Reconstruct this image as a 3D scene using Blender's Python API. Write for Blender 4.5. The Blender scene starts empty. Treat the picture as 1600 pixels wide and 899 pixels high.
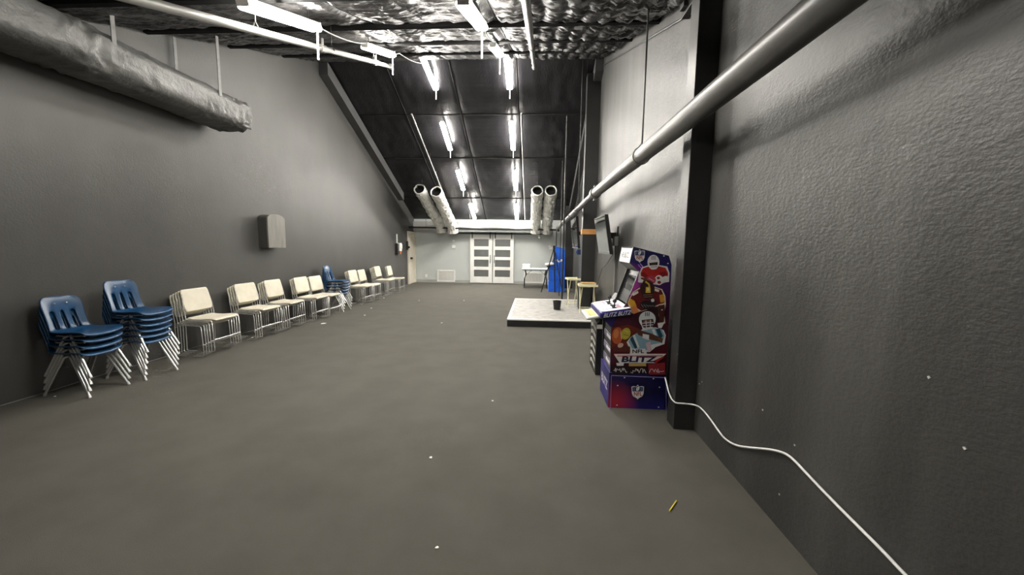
import bpy, math, random
from mathutils import Vector, Matrix, noise as mnoise
random.seed(7)
SC = bpy.context.scene
COL = SC.collection

# ------------------------------------------------------------------ camera
F = 600.0; CH = 1.58
_dy = Vector((37, 65, -F)).normalized()
_u = Vector((0.02, 1, 0)); _u = (_u - _u.dot(_dy) * _dy).normalized()
_dx = _dy.cross(_u)
R3 = Matrix((_dx, _dy, _u))                  # camera axes -> world axes
cam_d = bpy.data.cameras.new('camera'); cam_d.sensor_width = 36.0
cam_d.lens = 36.0 * F / 1600.0; cam_d.clip_start = 0.05; cam_d.clip_end = 100
cam = bpy.data.objects.new('camera', cam_d); COL.objects.link(cam)
cam.matrix_world = Matrix.Translation((0, 0, CH)) @ R3.to_4x4()
SC.camera = cam

def _ray(px, py): return R3 @ Vector((px - 800, 449.5 - py, -F))
CO = Vector((0, 0, CH))
# a point measured on the photograph -> the spot on a real plane of the room
def onX(px, py, X): d = _ray(px, py); return CO + d * (X / d.x)
def onY(px, py, Y): d = _ray(px, py); return CO + d * (Y / d.y)
def onZ(px, py, Z=0.0): d = _ray(px, py); return CO + d * ((Z - CH) / d.z)

# ------------------------------------------------------------------ world, exposure
w = bpy.data.worlds.new('world'); SC.world = w; w.use_nodes = True
w.node_tree.nodes['Background'].inputs[0].default_value = (0.02, 0.02, 0.022, 1)
w.node_tree.nodes['Background'].inputs[1].default_value = 0.3
SC.view_settings.view_transform = 'Standard'
SC.view_settings.look = 'None'
SC.view_settings.gamma = 1.0
SC.view_settings.use_curve_mapping = False
SC.view_settings.exposure = 1.85
LED_STRENGTH = 46.0
LED_COLOR = (1.0, 0.955, 0.88, 1)

# ------------------------------------------------------------------ materials
MATS = {}
def mat(name, col, rough=0.5, metal=0.0, spec=0.5, col2=None, nscale=6.0, lo=0.35, hi=0.65,
        bump=0.0, bscale=40.0, stretch=(1, 1, 1), bstretch=(1, 1, 1), bump2=0.0, b2scale=8.0, coat=0.0, trans=0.0,
        emit=None, estr=0.0, detail=4.0, rough2=None):
    if name in MATS: return MATS[name]
    m = bpy.data.materials.new(name); m.use_nodes = True
    nt = m.node_tree; N = nt.nodes; L = nt.links
    b = N['Principled BSDF']
    b.inputs['Base Color'].default_value = (*col, 1)
    b.inputs['Roughness'].default_value = rough
    b.inputs['Metallic'].default_value = metal
    b.inputs['Specular IOR Level'].default_value = spec
    b.inputs['Coat Weight'].default_value = coat
    b.inputs['Transmission Weight'].default_value = trans
    if emit:
        b.inputs['Emission Color'].default_value = emit; b.inputs['Emission Strength'].default_value = estr
    tc = N.new('ShaderNodeTexCoord')
    def nz(scale, st, det=4.0):
        mp = N.new('ShaderNodeMapping'); mp.inputs['Scale'].default_value = st
        L.new(tc.outputs['Object'], mp.inputs['Vector'])
        n = N.new('ShaderNodeTexNoise'); n.inputs['Scale'].default_value = scale; n.inputs['Detail'].default_value = det
        L.new(mp.outputs[0], n.inputs['Vector']); return n
    if col2:
        n = nz(nscale, stretch, detail)
        cr = N.new('ShaderNodeValToRGB')
        cr.color_ramp.elements[0].position = lo; cr.color_ramp.elements[0].color = (*col, 1)
        cr.color_ramp.elements[1].position = hi; cr.color_ramp.elements[1].color = (*col2, 1)
        L.new(n.outputs['Fac'], cr.inputs[0]); L.new(cr.outputs[0], b.inputs['Base Color'])
        if rough2 is not None:
            mr = N.new('ShaderNodeMapRange'); mr.inputs['From Min'].default_value = lo; mr.inputs['From Max'].default_value = hi
            mr.inputs['To Min'].default_value = rough; mr.inputs['To Max'].default_value = rough2
            L.new(n.outputs['Fac'], mr.inputs[0]); L.new(mr.outputs[0], b.inputs['Roughness'])
    prev = None
    for s, sc_, st in ((bump, bscale, bstretch), (bump2, b2scale, (1, 1, 1))):
        if s:
            n = nz(sc_, st, 5.0)
            bp = N.new('ShaderNodeBump'); bp.inputs['Strength'].default_value = s; bp.inputs['Distance'].default_value = 0.02
            L.new(n.outputs['Fac'], bp.inputs['Height'])
            if prev: L.new(prev.outputs[0], bp.inputs['Normal'])
            prev = bp
    if prev: L.new(prev.outputs[0], b.inputs['Normal'])
    MATS[name] = m; return m

def s2l(r, g, b):
    return tuple(((c / 255) / 12.92 if c / 255 <= 0.04045 else ((c / 255 + 0.055) / 1.055) ** 2.4) for c in (r, g, b))

M_wallL = mat('black_wall_paint', (0.050, 0.049, 0.046), 0.48, col2=(0.066, 0.064, 0.060), nscale=1.1, stretch=(1, 1, .45), bump=0.12, bscale=55, bump2=0.10, b2scale=5)
M_wallR = mat('black_rough_wall_paint', (0.042, 0.041, 0.0385), 0.44, col2=(0.078, 0.076, 0.071), nscale=3.0, stretch=(1, 1, .14), bump=0.16, bscale=62, bump2=0.16, b2scale=11, lo=.4, hi=.78, bstretch=(1, .8, 1.3))
M_col = mat('black_steel_paint', (0.019, 0.019, 0.0185), 0.42, col2=(0.025, 0.025, 0.024), nscale=3, bump=0.06, bscale=30)
M_beam = mat('dark_grey_beam_paint', (0.060, 0.060, 0.062), 0.5, col2=(0.075, 0.075, 0.075), nscale=2)
M_floor = mat('dark_carpet', (0.092, 0.087, 0.075), 0.92, spec=0.15, col2=(0.105, 0.099, 0.086), nscale=2.6, detail=9, bump=0.5, bscale=260)
M_ins = mat('black_vinyl_insulation', (0.017, 0.0165, 0.0165), 0.33, spec=0.42, col2=(0.026, 0.025, 0.025), nscale=3, bump=0.5, bscale=22, bstretch=(1, 2.2, 1))
M_purlin = mat('flat_black_purlin', (0.010, 0.010, 0.010), 0.8, spec=.1, col2=(0.014, 0.014, 0.014), nscale=6)
M_inssm = mat('black_insulation_facing', (0.011, 0.0105, 0.0125), 0.36, spec=0.36, col2=(0.016, 0.0155, 0.018), nscale=2, bump=0.30, bscale=18, bstretch=(1.6, .6, 1))
M_black = mat('black_metal', (0.018, 0.018, 0.018), 0.4, col2=(0.024, 0.024, 0.024), nscale=8)
M_bplast = mat('black_plastic', (0.012, 0.012, 0.013), 0.35, col2=(0.016, 0.016, 0.016), nscale=10)
M_pipe = mat('dark_grey_pipe_paint', (0.085, 0.083, 0.078), 0.38, col2=(0.11, 0.108, 0.10), nscale=5)
M_pipel = mat('grey_sprinkler_pipe', (0.24, 0.235, 0.22), 0.38, col2=(0.29, 0.285, 0.265), nscale=6, metal=0.2)
M_grayback = mat('pale_grey_wall_paint', (0.50, 0.53, 0.515), 0.6, col2=(0.53, 0.56, 0.545), nscale=1.2, bump=0.05, bscale=40)
M_tan = mat('grey_baseboard', (0.36, 0.36, 0.34), 0.5, col2=(0.40, 0.40, 0.38), nscale=3)
M_white = mat('white_paint', (0.78, 0.78, 0.74), 0.45, col2=(0.83, 0.83, 0.80), nscale=4)
M_cream = mat('cream_paint', (0.62, 0.57, 0.47), 0.5, col2=(0.68, 0.63, 0.53), nscale=3)
M_frost = mat('dark_frosted_glass', (0.12, 0.125, 0.12), 0.32, col2=(0.14, 0.145, 0.14), nscale=2)
M_foil = mat('silver_foil', (0.76, 0.75, 0.71), 0.30, metal=0.55, col2=(0.9, 0.89, 0.85), nscale=9, bump=0.7, bscale=30)
M_trunk = mat('grey_white_duct_paint', (0.30, 0.32, 0.31), 0.5, col2=(0.34, 0.36, 0.35), nscale=3)
M_ductw = mat('black_painted_duct_wrap', (0.068, 0.068, 0.065), 0.40, col2=(0.112, 0.112, 0.107), nscale=3.5, bump=0.55, bscale=9, bump2=.4, b2scale=24)
M_strap = mat('grey_strap', (0.13, 0.13, 0.125), 0.5, col2=(0.16, 0.16, 0.155), nscale=20)
M_chrome = mat('chrome', (0.74, 0.74, 0.72), 0.22, metal=0.7, col2=(0.82, 0.82, 0.8), nscale=4)
M_blue = mat('blue_moulded_plastic', s2l(20, 60, 96), 0.28, col2=s2l(23, 66, 103), nscale=10, spec=0.5)
M_vinyl = mat('cream_vinyl', (0.60, 0.56, 0.45), 0.45, col2=(0.66, 0.62, 0.51), nscale=9, bump=0.05, bscale=120)
M_wood = mat('grey_woodgrain', (0.15, 0.14, 0.125), 0.5, col2=(0.20, 0.19, 0.17), nscale=9, stretch=(3, 3, .3))
M_woodside = mat('dark_grey_woodgrain', (0.05, 0.048, 0.043), 0.5, col2=(0.065, 0.062, 0.056), nscale=9, stretch=(3, 3, .3))
M_led = mat('led_tube', (0.9, 0.9, 0.9), 0.5, emit=LED_COLOR, estr=LED_STRENGTH)
M_led.node_tree.nodes['Principled BSDF'].inputs['Base Color'].default_value = (1, 1, 1, 1)
M_led2 = mat('dimmed_led_tube', (1, 1, 1), 0.5, emit=LED_COLOR, estr=LED_STRENGTH * .40)  # tube out of view over the camera, dimmed to keep the foreground dark
M_stage = mat('pale_speckled_vinyl', (0.25, 0.245, 0.225), 0.6, col2=(0.36, 0.35, 0.325), nscale=9, detail=8, bump=.05)
M_screen = mat('dark_glossy_screen', (0.012, 0.013, 0.014), 0.06, spec=0.8, col2=(0.015, 0.016, 0.017), nscale=2, coat=.5)
M_orange = mat('tan_cardboard', s2l(196, 140, 78), 0.8, col2=s2l(206, 152, 90), nscale=8)
M_navy = mat('navy_print', s2l(26, 26, 84), 0.4, col2=s2l(48, 36, 120), nscale=5)
M_ivory = mat('ivory_paint', s2l(226, 220, 180), 0.5, col2=s2l(236, 230, 196), nscale=12)
M_cord = mat('white_cord', (0.80, 0.80, 0.78), 0.5, col2=(0.85, 0.85, 0.83), nscale=20)
M_arcblue = mat('bright_blue_print', s2l(20, 92, 214), 0.45, col2=s2l(28, 112, 234), nscale=4)
FLAT = {}
def flat(r, g, b, rough=0.4):
    k = (r, g, b)
    if k not in FLAT: FLAT[k] = mat('print_%d_%d_%d' % k, s2l(r, g, b), rough, col2=s2l(min(255, r + 6), min(255, g + 6), min(255, b + 6)), nscale=40)
    return FLAT[k]

# ------------------------------------------------------------------ mesh builder
class MB:
    def __init__(s): s.v = []; s.f = []; s.m = []; s.sm = []
    def add(s, vs, fs, mi=0, smooth=False):
        o = len(s.v); s.v += [tuple(p) for p in vs]
        for f in fs: s.f.append(tuple(i + o for i in f)); s.m.append(mi); s.sm.append(smooth)
        return s
    def box(s, x0, x1, y0, y1, z0, z1, mi=0):
        vs = [(x, y, z) for z in (z0, z1) for y in (y0, y1) for x in (x0, x1)]
        return s.add(vs, [(0, 2, 3, 1), (4, 5, 7, 6), (0, 1, 5, 4), (2, 6, 7, 3), (0, 4, 6, 2), (1, 3, 7, 5)], mi)
    def hexa(s, bot, top, mi=0):            # two quads, counter-clockwise from above
        return s.add(list(bot) + list(top), [(3, 2, 1, 0), (4, 5, 6, 7), (0, 1, 5, 4), (1, 2, 6, 5), (2, 3, 7, 6), (3, 0, 4, 7)], mi)
    def tube(s, pts, r, n=10, mi=0, cap=True, smooth=True):
        pts = [Vector(p) for p in pts]; k = len(pts)
        rs = r if isinstance(r, (list, tuple)) else [r] * k
        rings = []; prevn = None
        for i, p in enumerate(pts):
            t = (pts[min(i + 1, k - 1)] - pts[max(i - 1, 0)]).normalized()
            if prevn is None:
                a = Vector((0, 0, 1)) if abs(t.z) < 0.9 else Vector((1, 0, 0))
                nn = t.cross(a).normalized()
            else:
                nn = (prevn - prevn.dot(t) * t).normalized()
            prevn = nn; bb = t.cross(nn)
            rings.append([p + (nn * math.cos(2 * math.pi * j / n) + bb * math.sin(2 * math.pi * j / n)) * rs[i] for j in range(n)])
        vs = [q for rg in rings for q in rg]; fs = []
        for i in range(k - 1):
            for j in range(n):
                a = i * n + j; b = i * n + (j + 1) % n
                fs.append((a, b, b + n, a + n))
        s.add(vs, fs, mi, smooth)
        if cap:
            s.add(rings[0], [tuple(range(n))[::-1]], mi); s.add(rings[-1], [tuple(range(n))], mi)
        return s
    def prism(s, prof, lo, hi, axis='y', mi=0):   # profile: (a,b); axis y -> (x,z), x -> (y,z), z -> (x,y)
        def P(a, b, t): return {'y': (a, t, b), 'x': (t, a, b), 'z': (a, b, t)}[axis]
        n = len(prof); vs = [P(a, b, lo) for a, b in prof] + [P(a, b, hi) for a, b in prof]
        fs = [tuple(range(n)), tuple(range(2 * n - 1, n - 1, -1))] + [(i, i + n, (i + 1) % n + n, (i + 1) % n) for i in range(n)]
        return s.add(vs, fs, mi)
    def poly(s, pts, mi=0): return s.add(pts, [tuple(range(len(pts)))], mi)
    def ball(s, c, r, mi=0, nu=12, nv=8, sc=(1, 1, 1)):
        c = Vector(c); vs = []; fs = []
        for i in range(nv + 1):
            th = math.pi * i / nv
            for j in range(nu):
                ph = 2 * math.pi * j / nu
                vs.append(c + Vector((math.sin(th) * math.cos(ph) * r * sc[0], math.sin(th) * math.sin(ph) * r * sc[1], math.cos(th) * r * sc[2])))
        for i in range(nv):
            for j in range(nu): fs.append((i * nu + j, (i + 1) * nu + j, (i + 1) * nu + (j + 1) % nu, i * nu + (j + 1) % nu))
        return s.add(vs, fs, mi, True)
    def text(s, body, size, fn, mi=0, extrude=0.0, shear=0.0, bold=0.0, align='CENTER', sx=1.0):
        cu = bpy.data.curves.new('t', 'FONT'); cu.body = body; cu.size = size; cu.extrude = extrude; cu.shear = shear; cu.offset = bold
        cu.align_x = align; cu.align_y = 'CENTER'; cu.resolution_u = 3
        o = bpy.data.objects.new('t', cu); COL.objects.link(o)
        dg = bpy.context.evaluated_depsgraph_get()
        me = bpy.data.meshes.new_from_object(o.evaluated_get(dg))
        s.add([fn(v.co.x * sx, v.co.y) for v in me.vertices], [tuple(p.vertices) for p in me.polygons], mi)
        bpy.data.objects.remove(o); bpy.data.curves.remove(cu); bpy.data.meshes.remove(me)
        return s
    def build(s, name, mats, parent=None, loc=None, bevel=0.0, fix=True, seg=2):
        loc = Vector(loc) if loc is not None else Vector((0, 0, 0))
        me = bpy.data.meshes.new(name)
        me.from_pydata([tuple(Vector(v) - loc) for v in s.v], [], s.f)
        if not isinstance(mats, (list, tuple)): mats = [mats]
        for m in mats: me.materials.append(m)
        me.polygons.foreach_set('material_index', s.m); me.polygons.foreach_set('use_smooth', s.sm)
        if fix:
            import bmesh
            bm = bmesh.new(); bm.from_mesh(me); bmesh.ops.recalc_face_normals(bm, faces=bm.faces); bm.to_mesh(me); bm.free()
        me.update()
        o = bpy.data.objects.new(name, me); COL.objects.link(o); o.location = loc
        if parent: o.parent = parent
        if bevel:
            bv = o.modifiers.new('bevel', 'BEVEL'); bv.width = bevel; bv.segments = seg; bv.limit_method = 'ANGLE'; bv.angle_limit = math.radians(40)
        return o

def tag(o, label, cat, group=None, kind=None):
    o['label'] = label; o['category'] = cat
    if group: o['group'] = group
    if kind: o['kind'] = kind
    return o
def thing(name, label, cat, loc=(0, 0, 0), rz=0.0, group=None):
    o = bpy.data.objects.new(name, None); COL.objects.link(o); o.empty_display_size = 0.1
    o.location = loc; o.rotation_euler = (0, 0, rz); return tag(o, label, cat, group)
def struct(o): o['kind'] = 'structure'; return o
def dup(root, loc, rz, label, group):
    r = root.copy(); COL.objects.link(r); r.location = loc; r.rotation_euler = (0, 0, rz); r['label'] = label; r['group'] = group
    for ch in list(root.children):
        c = ch.copy(); COL.objects.link(c); c.parent = r
        for g in list(ch.children):
            d = g.copy(); COL.objects.link(d); d.parent = c
    return r

# ------------------------------------------------------------------ room shell
XL, XR, YB, YF = -5.04, 1.41, 15.8, -1.0
YR, ZR, SN, SF = 9.05, 5.72, 0.357, 0.462
def ceil(y): return ZR - SN * (YR - y) if y < YR else ZR - SF * (y - YR)

struct(MB().box(XL - .2, XR + .2, YF - .2, YB + .2, -.1, 0).build('floor', M_floor))
def side_prof(): return [(YF - .2, -.1), (YB + .2, -.1), (YB + .2, ceil(YB) + .1), (YR, ZR + .1), (YF - .2, ceil(YF) + .05)]
wl = struct(MB().prism(side_prof(), XL - .2, XL, 'x').build('wall_left', M_wallL))
wr = struct(MB().prism(side_prof(), XR, XR + .2, 'x').build('wall_right', M_wallR))
struct(MB().box(XL, XR, YB, YB + .2, 0, ceil(YB) + .02).build('wall_back', M_grayback))
struct(MB().box(XL, XR, YF - .2, YF, 0, ceil(YF) + .02).build('wall_front', M_wallL))

# ceiling: deck, insulation blankets hung between purlins
ceiling = struct(MB().prism([(YF - .2, ceil(YF - .2) + .1), (YR, ZR + .1), (YB + .2, ceil(YB + .2) + .1), (YB + .2, ceil(YB + .2) + .2), (YR, ZR + .2), (YF - .2, ceil(YF - .2) + .2)], XL - .2, XR + .2, 'x').build('ceiling', M_inssm))
PUR_N = [YF, 0.75, 2.14, 3.53, 4.94, 6.33, 7.71, YR]
PUR_F = [YR, 10.6, 12.25, 14.35, YB]
SEAM = [XL, -3.55, -2.05, -0.52, XR]
def blanket(x0, x1, y0, y1, near):
    dx, dy = (0.03, 0.028) if near else (0.05, 0.05)
    nx = max(4, int(round((x1 - x0) / dx))); ny = max(4, int(round((y1 - y0) / dy)))
    mb = MB(); vs = []
    for j in range(ny + 1):
        v = j / ny; y = y0 + (y1 - y0) * v
        for i in range(nx + 1):
            u = i / nx; x = x0 + (x1 - x0) * u
            ex = min(u, 1 - u) * (x1 - x0); ey = min(v, 1 - v) * (y1 - y0)
            env = min(1, ex / .08) * min(1, ey / .10)
            if near:
                strong = 0.62 + 0.5 * max(0, min(1, (x + .9) / 1.6))
                wob = 0.10 * mnoise.noise(Vector((x * 1.3, y * .8, 3.1)))
                q = abs(math.sin(math.pi * (x + wob) / (0.27 if x < -.5 else .21)))
                pil = 0.026 * (q ** 0.2)
                qy = abs(math.sin(math.pi * (y + .3 * wob) / .235)) ** .25 if x > -.5 else 1
                wr_ = mnoise.noise(Vector((x * 3.0 + 5, y * 10.5 + 2 * mnoise.noise(Vector((x * 3, y * 2, 0))), 1.7 + x * .4)))
                wr2 = mnoise.noise(Vector((x * 9.0, y * 17.0, 7.7)))
                blob = mnoise.noise(Vector((x * 2.1, y * 2.3, 9.2)))
                d = (pil * (.55 + .45 * qy) + 0.046 * (1 - abs(wr_)) ** 3 * q ** .3 + 0.014 * wr2 + 0.030 * blob) * strong + 0.02 * math.sin(math.pi * v)
            else:
                qx = abs(math.sin(math.pi * x / 0.11)); qy = abs(math.sin(math.pi * y / 0.13))
                blob = mnoise.noise(Vector((x * 1.1, y * .9, 4.2)))
                cen = max(0, 1 - abs(x + 1.2) / 2.6)
                d = (0.010 * qx * qy * cen + 0.024 * blob + 0.014 * mnoise.noise(Vector((x * 5, y * 3, 2.)))) + 0.02 * math.sin(math.pi * v)
            vs.append((x, y, ceil(y) + .03 - d * env))
    fs = [(j * (nx + 1) + i, (j + 1) * (nx + 1) + i, (j + 1) * (nx + 1) + i + 1, j * (nx + 1) + i + 1) for j in range(ny) for i in range(nx)]
    mb.add(vs, fs, 0, True)
    return mb.build('insulation_blanket', M_ins if near else M_inssm, ceiling, fix=False)
for a, b in zip(PUR_N[:-1], PUR_N[1:]):
    for c, d in zip(SEAM[:-1], SEAM[1:]): blanket(c, d, a, b, True)
for a, b in zip(PUR_F[:-1], PUR_F[1:]):
    for c, d in zip(SEAM[:-1], SEAM[1:]): blanket(c, d, a, b, False)
for y in PUR_N[1:-1] + [YR] + PUR_F[1:-1]:
    MB().box(XL, XR, y - .03, y + .03, ceil(y) - (.035 if y < YR else -.022), ceil(y) + .09).build('purlin', M_purlin, ceiling)
for x in SEAM[1:-1]:
    for ys in ((YF, YR - .03), (YR + .03, YB)):
        MB().tube([(x, ys[0], ceil(ys[0]) + .03), (x, ys[1], ceil(ys[1]) + .03)], .022, 6).build('seam_strip', M_purlin, ceiling)

# sloped trim beams on the far slope
for nm, x0, x1 in (('trim_1', XL, XL + .21), ('trim_2', XR - .18, XR)):
    ye = 14.0 if nm == 'trim_1' else 15.5
    struct(MB().prism([(YR - .05, ZR - .02), (ye, ceil(ye)), (ye, ceil(ye) - .27), (YR - .05, ZR - .30)], x0, x1, 'x').build(nm, M_beam))
# steel columns on the right wall
struct(MB().box(1.235, XR, 3.29, 3.46, 0, ceil(3.29) - .02).build('trim_3', M_col, bevel=.004))
struct(MB().box(1.10, XR, 9.25, 9.48, 0, ceil(9.5) - .02).build('trim_4', M_col, bevel=.004))
struct(MB().box(1.10, XR, 14.5, 14.75, 0, ceil(14.75) - .02).build('trim_5', M_col, bevel=.004))
struct(MB().box(XL, -2.72, YB - .02, YB, 0, .13).build('baseboard_back', M_tan))
struct(MB().box(-.86, XR, YB - .02, YB, 0, .13).build('trim_7', M_tan))

# ------------------------------------------------------------------ sliding barn doors
def barn_door(nm, x0, x1, px0, px1, hx):
    y0, y1 = YB - .115, YB - .075
    d = struct(MB().box(x0, x1, y1 - .012, y1, .03, 2.01).build(nm, M_white))
    zs = [.03, .29, .57, .70, .985, 1.11, 1.395, 1.535, 1.82, 2.01]
    def pc(name, a, b, c, e): MB().box(a, b, y0, y1 - .012, c, e).build(name, M_white, d, bevel=.004)
    pc('stile', x0, px0, .03, 2.01); pc('stile', px1, x1, .03, 2.01)
    for k in range(0, 10, 2): pc('rail', px0, px1, zs[k], zs[k + 1])
    for k in range(1, 9, 2):
        MB().box(px0, px1, y1 - .022, y1 - .0125, zs[k], zs[k + 1]).build('pane', M_frost, d)
    h = MB().tube([(hx, y0, .86), (hx, y0 - .045, .88), (hx, y0 - .045, 1.16), (hx, y0, 1.18)], .011, 8).build('handle', M_black, d)
    for hxx in (x0 + .09, x1 - .09):
        hg = MB().box(hxx - .02, hxx + .02, y0 - .008, y0, 1.86, 2.10)
        hg.tube([(hxx, y0 - .02, 2.10), (hxx, y0 + .02, 2.10)], .045, 14)
        hg.build('hanger', M_black, d)
barn_door('door_1', -2.68, -1.765, -2.52, -1.92, -1.84)
barn_door('door_3', -1.735, -.89, -1.655, -1.03, -1.675)
trk = MB().box(-3.25, .33, YB - .10, YB - .085, 2.035, 2.075)
for x in (-3.2, -2.5, -1.75, -1.0, -.3, .28): trk.box(x - .02, x + .02, YB - .09, YB, 2.04, 2.07)
tag(trk.build('door_track', M_black, loc=(-1.5, YB, 2.05)), 'long black steel rail above the white sliding doors', 'rail')

# cream door in left wall near the corner
d2 = struct(MB().box(XL, XL + .03, 15.12, 15.72, 0, 2.0).build('door_2', M_cream))
MB().box(XL, XL + .07, 14.90, 15.06, 0, 2.09).build('door_casing', M_cream, d2, bevel=.006)
MB().box(XL, XL + .07, 15.68, 15.79, 0, 2.09).build('door_casing', M_cream, d2, bevel=.006)
MB().box(XL, XL + .07, 15.06, 15.68, 2.0, 2.09).build('door_casing', M_cream, d2, bevel=.006)
MB().box(XL + .001, XL + .016, 15.06, 15.12, 0, 2.0).build('door_stop', M_black, d2)
MB().box(XL + .03, XL + .11, 15.16, 15.22, .98, 1.06).tube([(XL + .1, 15.19, 1.02), (XL + .1, 15.30, 1.02)], .012, 8).build('lever_handle', M_black, d2)
t = thing('wall_bracket', 'small black bracket on left wall beside the cream door frame', 'bracket', (XL, 14.82, 1.38))
MB().box(0, .06, -.05, .05, -.02, .32).build('plate', M_black, t, bevel=.006)
MB().box(.06, .13, -.03, .03, .04, .12).build('catch', M_black, t, bevel=.004)

# ------------------------------------------------------------------ ceiling lights
def fixture(x, yc, ang, z, label, cord_len=.26, led=None):
    t = thing('strip_light', label, 'ceiling light', (x, yc, z)); t.rotation_euler = (ang, 0, 0)
    hl = .56
    MB().box(-.045, .045, -hl, hl, .028, .060).build('housing', M_white, t, bevel=.006)
    for sx in (-.034, .034):
        MB().tube([(sx, -hl + .02, 0.006), (sx, hl - .02, 0.006)], .031, 10).build('led_tube', led or M_led, t)
    for sy in (-1, 1):
        MB().box(-.05, .05, sy * hl - .008, sy * hl + .008, -.005, .062).build('end_cap', M_white, t, bevel=.004)
    up = Vector((0, math.sin(ang), math.cos(ang)))
    p = Vector((0.0, hl + .004, .0))
    MB().tube([p, p - up * cord_len], .010, 6).build('pull_cord', M_white, t)
    for sy in (-1, 1):
        q = Vector((0, sy * (hl - .15), .07)); MB().tube([q, q + up * .16], .004, 5).build('hanger_wire', M_black, t)
    return t
AN, AF = math.atan(SN), -math.atan(SF)
ordn = ['nearest', 'second', 'third', 'fourth', 'fifth', 'sixth', 'seventh']
for row, xs in (('left', [-2.32, -2.33, -2.42, -2.52, -2.58, -2.55, -2.45]), ('right', [-.60, -.61, -.66, -.70, -.71, -.72, -.76])):
    off = 0 if row == 'left' else .1
    ys = [.75, 3.63 + off * 1.3, 6.05 + off * 2, 9.22, 11.10, 13.02, 14.88]
    for k, (x, y) in enumerate(zip(xs, ys)):
        ang = AN if k < 3 else (AF if k > 3 else -.20)
        z = ceil(y) - .17 if k != 3 else 5.47
        if k == 0 and row == 'left': continue
        if k == 0: lab = 'strip light over the camera, above the top edge of the photo'
        else: lab = ('%s lit white strip light in the %s row, counting from the camera' % (ordn[k - 1], row)) + (', under the ridge' if k == 3 else '')
        fixture(x, y, ang, z, lab, .30 if k < 3 else .22, M_led2 if k == 0 else None)
# wires sagging between the lights
def sag(pts, n=10, s=.06):
    out = []
    for a, b in zip(pts[:-1], pts[1:]):
        a = Vector(a); b = Vector(b)
        for i in range(n): u = i / n; out.append(a.lerp(b, u) - Vector((0, 0, s * 4 * u * (1 - u))))
    out.append(Vector(pts[-1])); return out
for row, x in (('left', -2.40), ('right', -.62)):
    pts = [(x, y, ceil(y) - .10) for y in (1.4, 3.1, 4.2, 5.7, 6.85, 8.6)]
    mb = MB().tube(sag(pts), .008, 5)
    tag(mb.build('power_cable', M_cord, loc=pts[2]), 'thin white power cable looping along the %s row of lights' % row, 'cable')

# ------------------------------------------------------------------ sprinkler pipes under the roof
def sloped_pipe(label, x, y0, y1, off, r, m, fits=(), hook=.2, x1=None):
    x1 = x if x1 is None else x1
    P = lambda y: Vector((x + (x1 - x) * (y - y0) / (y1 - y0), y, ceil(y) - off))
    t = thing('sprinkler_pipe', label, 'pipe', P((y0 + y1) / 2)); L0 = t.location
    def loc(v): return v - L0
    MB().tube([loc(P(y0)), loc(P(y1))], r, 14).build('pipe_run', m, t)
    d = (P(y1) - P(y0)).normalized()
    for y in fits:
        p = P(y); MB().tube([loc(p - d * .06), loc(p + d * .06)], r * 1.3, 14).build('coupling', m, t)
        MB().tube([loc(p), loc(p + Vector((0, 0, .11)))], r * .5, 8).build('sprinkler_head', m, t)
    yy = y0 + .35
    while yy < y1 - .1:
        p = P(yy)
        h = MB().tube([loc(p + Vector((-r * 1.2, 0, -.0))), loc(p + Vector((0, 0, r * 2.6))), loc(p + Vector((r * 1.2, 0, 0)))], .006, 6)
        h.tube([loc(p + Vector((0, 0, r * 2.5))), loc(Vector((p.x, p.y, ceil(p.y) - .02)))], .005, 6).build('pipe_hanger', M_black, t)
        yy += 1.39
    MB().ball(loc(P(y1)), r * 1.5, sc=(1, 1, 1)).build('end_cap', m, t)
    return t
sloped_pipe('grey sprinkler pipe running along the near ceiling beside the left lights', -2.35, .3, 7.0, .30, .032, M_pipel, (4.6, 6.3), x1=-2.62)
sloped_pipe('grey pipe along the near ceiling right of the right lights', -.10, .2, 8.15, .25, .034, M_pipel, (5.2,))
sloped_pipe('thin grey pipe sloping down the far ceiling at left, ending by the foil ducts', -3.28, 10.2, 15.35, .25, .022, M_pipel, (12.6, 15.2))
sloped_pipe('thin grey pipe sloping down the far ceiling just right of the right lights', -.43, 10.2, 15.2, .25, .022, M_pipel, (12.6, 15.0))

# big pipe on the right
PA, PB, PC = onX(1302, 0, 1.11), onX(930, 302, 1.02), onX(872, 356, .79)
PA0 = PA + (PA - PB) * ((PA.y + .95) / (PB.y - PA.y))
def pipe_at(y): return PA0.lerp(PB, (y - PA0.y) / (PB.y - PA0.y)) if y < PB.y else PB.lerp(PC, (y - PB.y) / (PC.y - PB.y))
t = thing('wall_pipe', 'thick dark grey pipe running the length of the right wall', 'pipe', PB)
def lp(v, dx=0, dy=0, dz=0): return Vector(v) - PB + Vector((dx, dy, dz))
MB().tube([lp(PA0), lp(PB)], .080, 24).build('pipe_run', M_pipe, t)
MB().tube([lp(PB), lp(PC)], .062, 20).build('pipe_run', M_pipe, t)
d_ = (PB - PA0).normalized()
MB().tube([lp(PB - d_ * .08), lp(PB + d_ * .08)], .096, 20).box(-.025, .025, -.05, .05, .085, .13).box(-.025, .025, -.05, .05, -.13, -.085).build('coupling', M_pipe, t, bevel=.004)
p_ = pipe_at(10.3); MB().tube([lp(p_, dy=-.07), lp(p_, dy=.07)], .074, 20).build('coupling', M_pipe, t)
MB().tube([lp(PC), lp(PC, 0, .07, -.03), lp(PC, 0, .10, -.12)], .062, 16).build('elbow', M_pipe, t)
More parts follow.
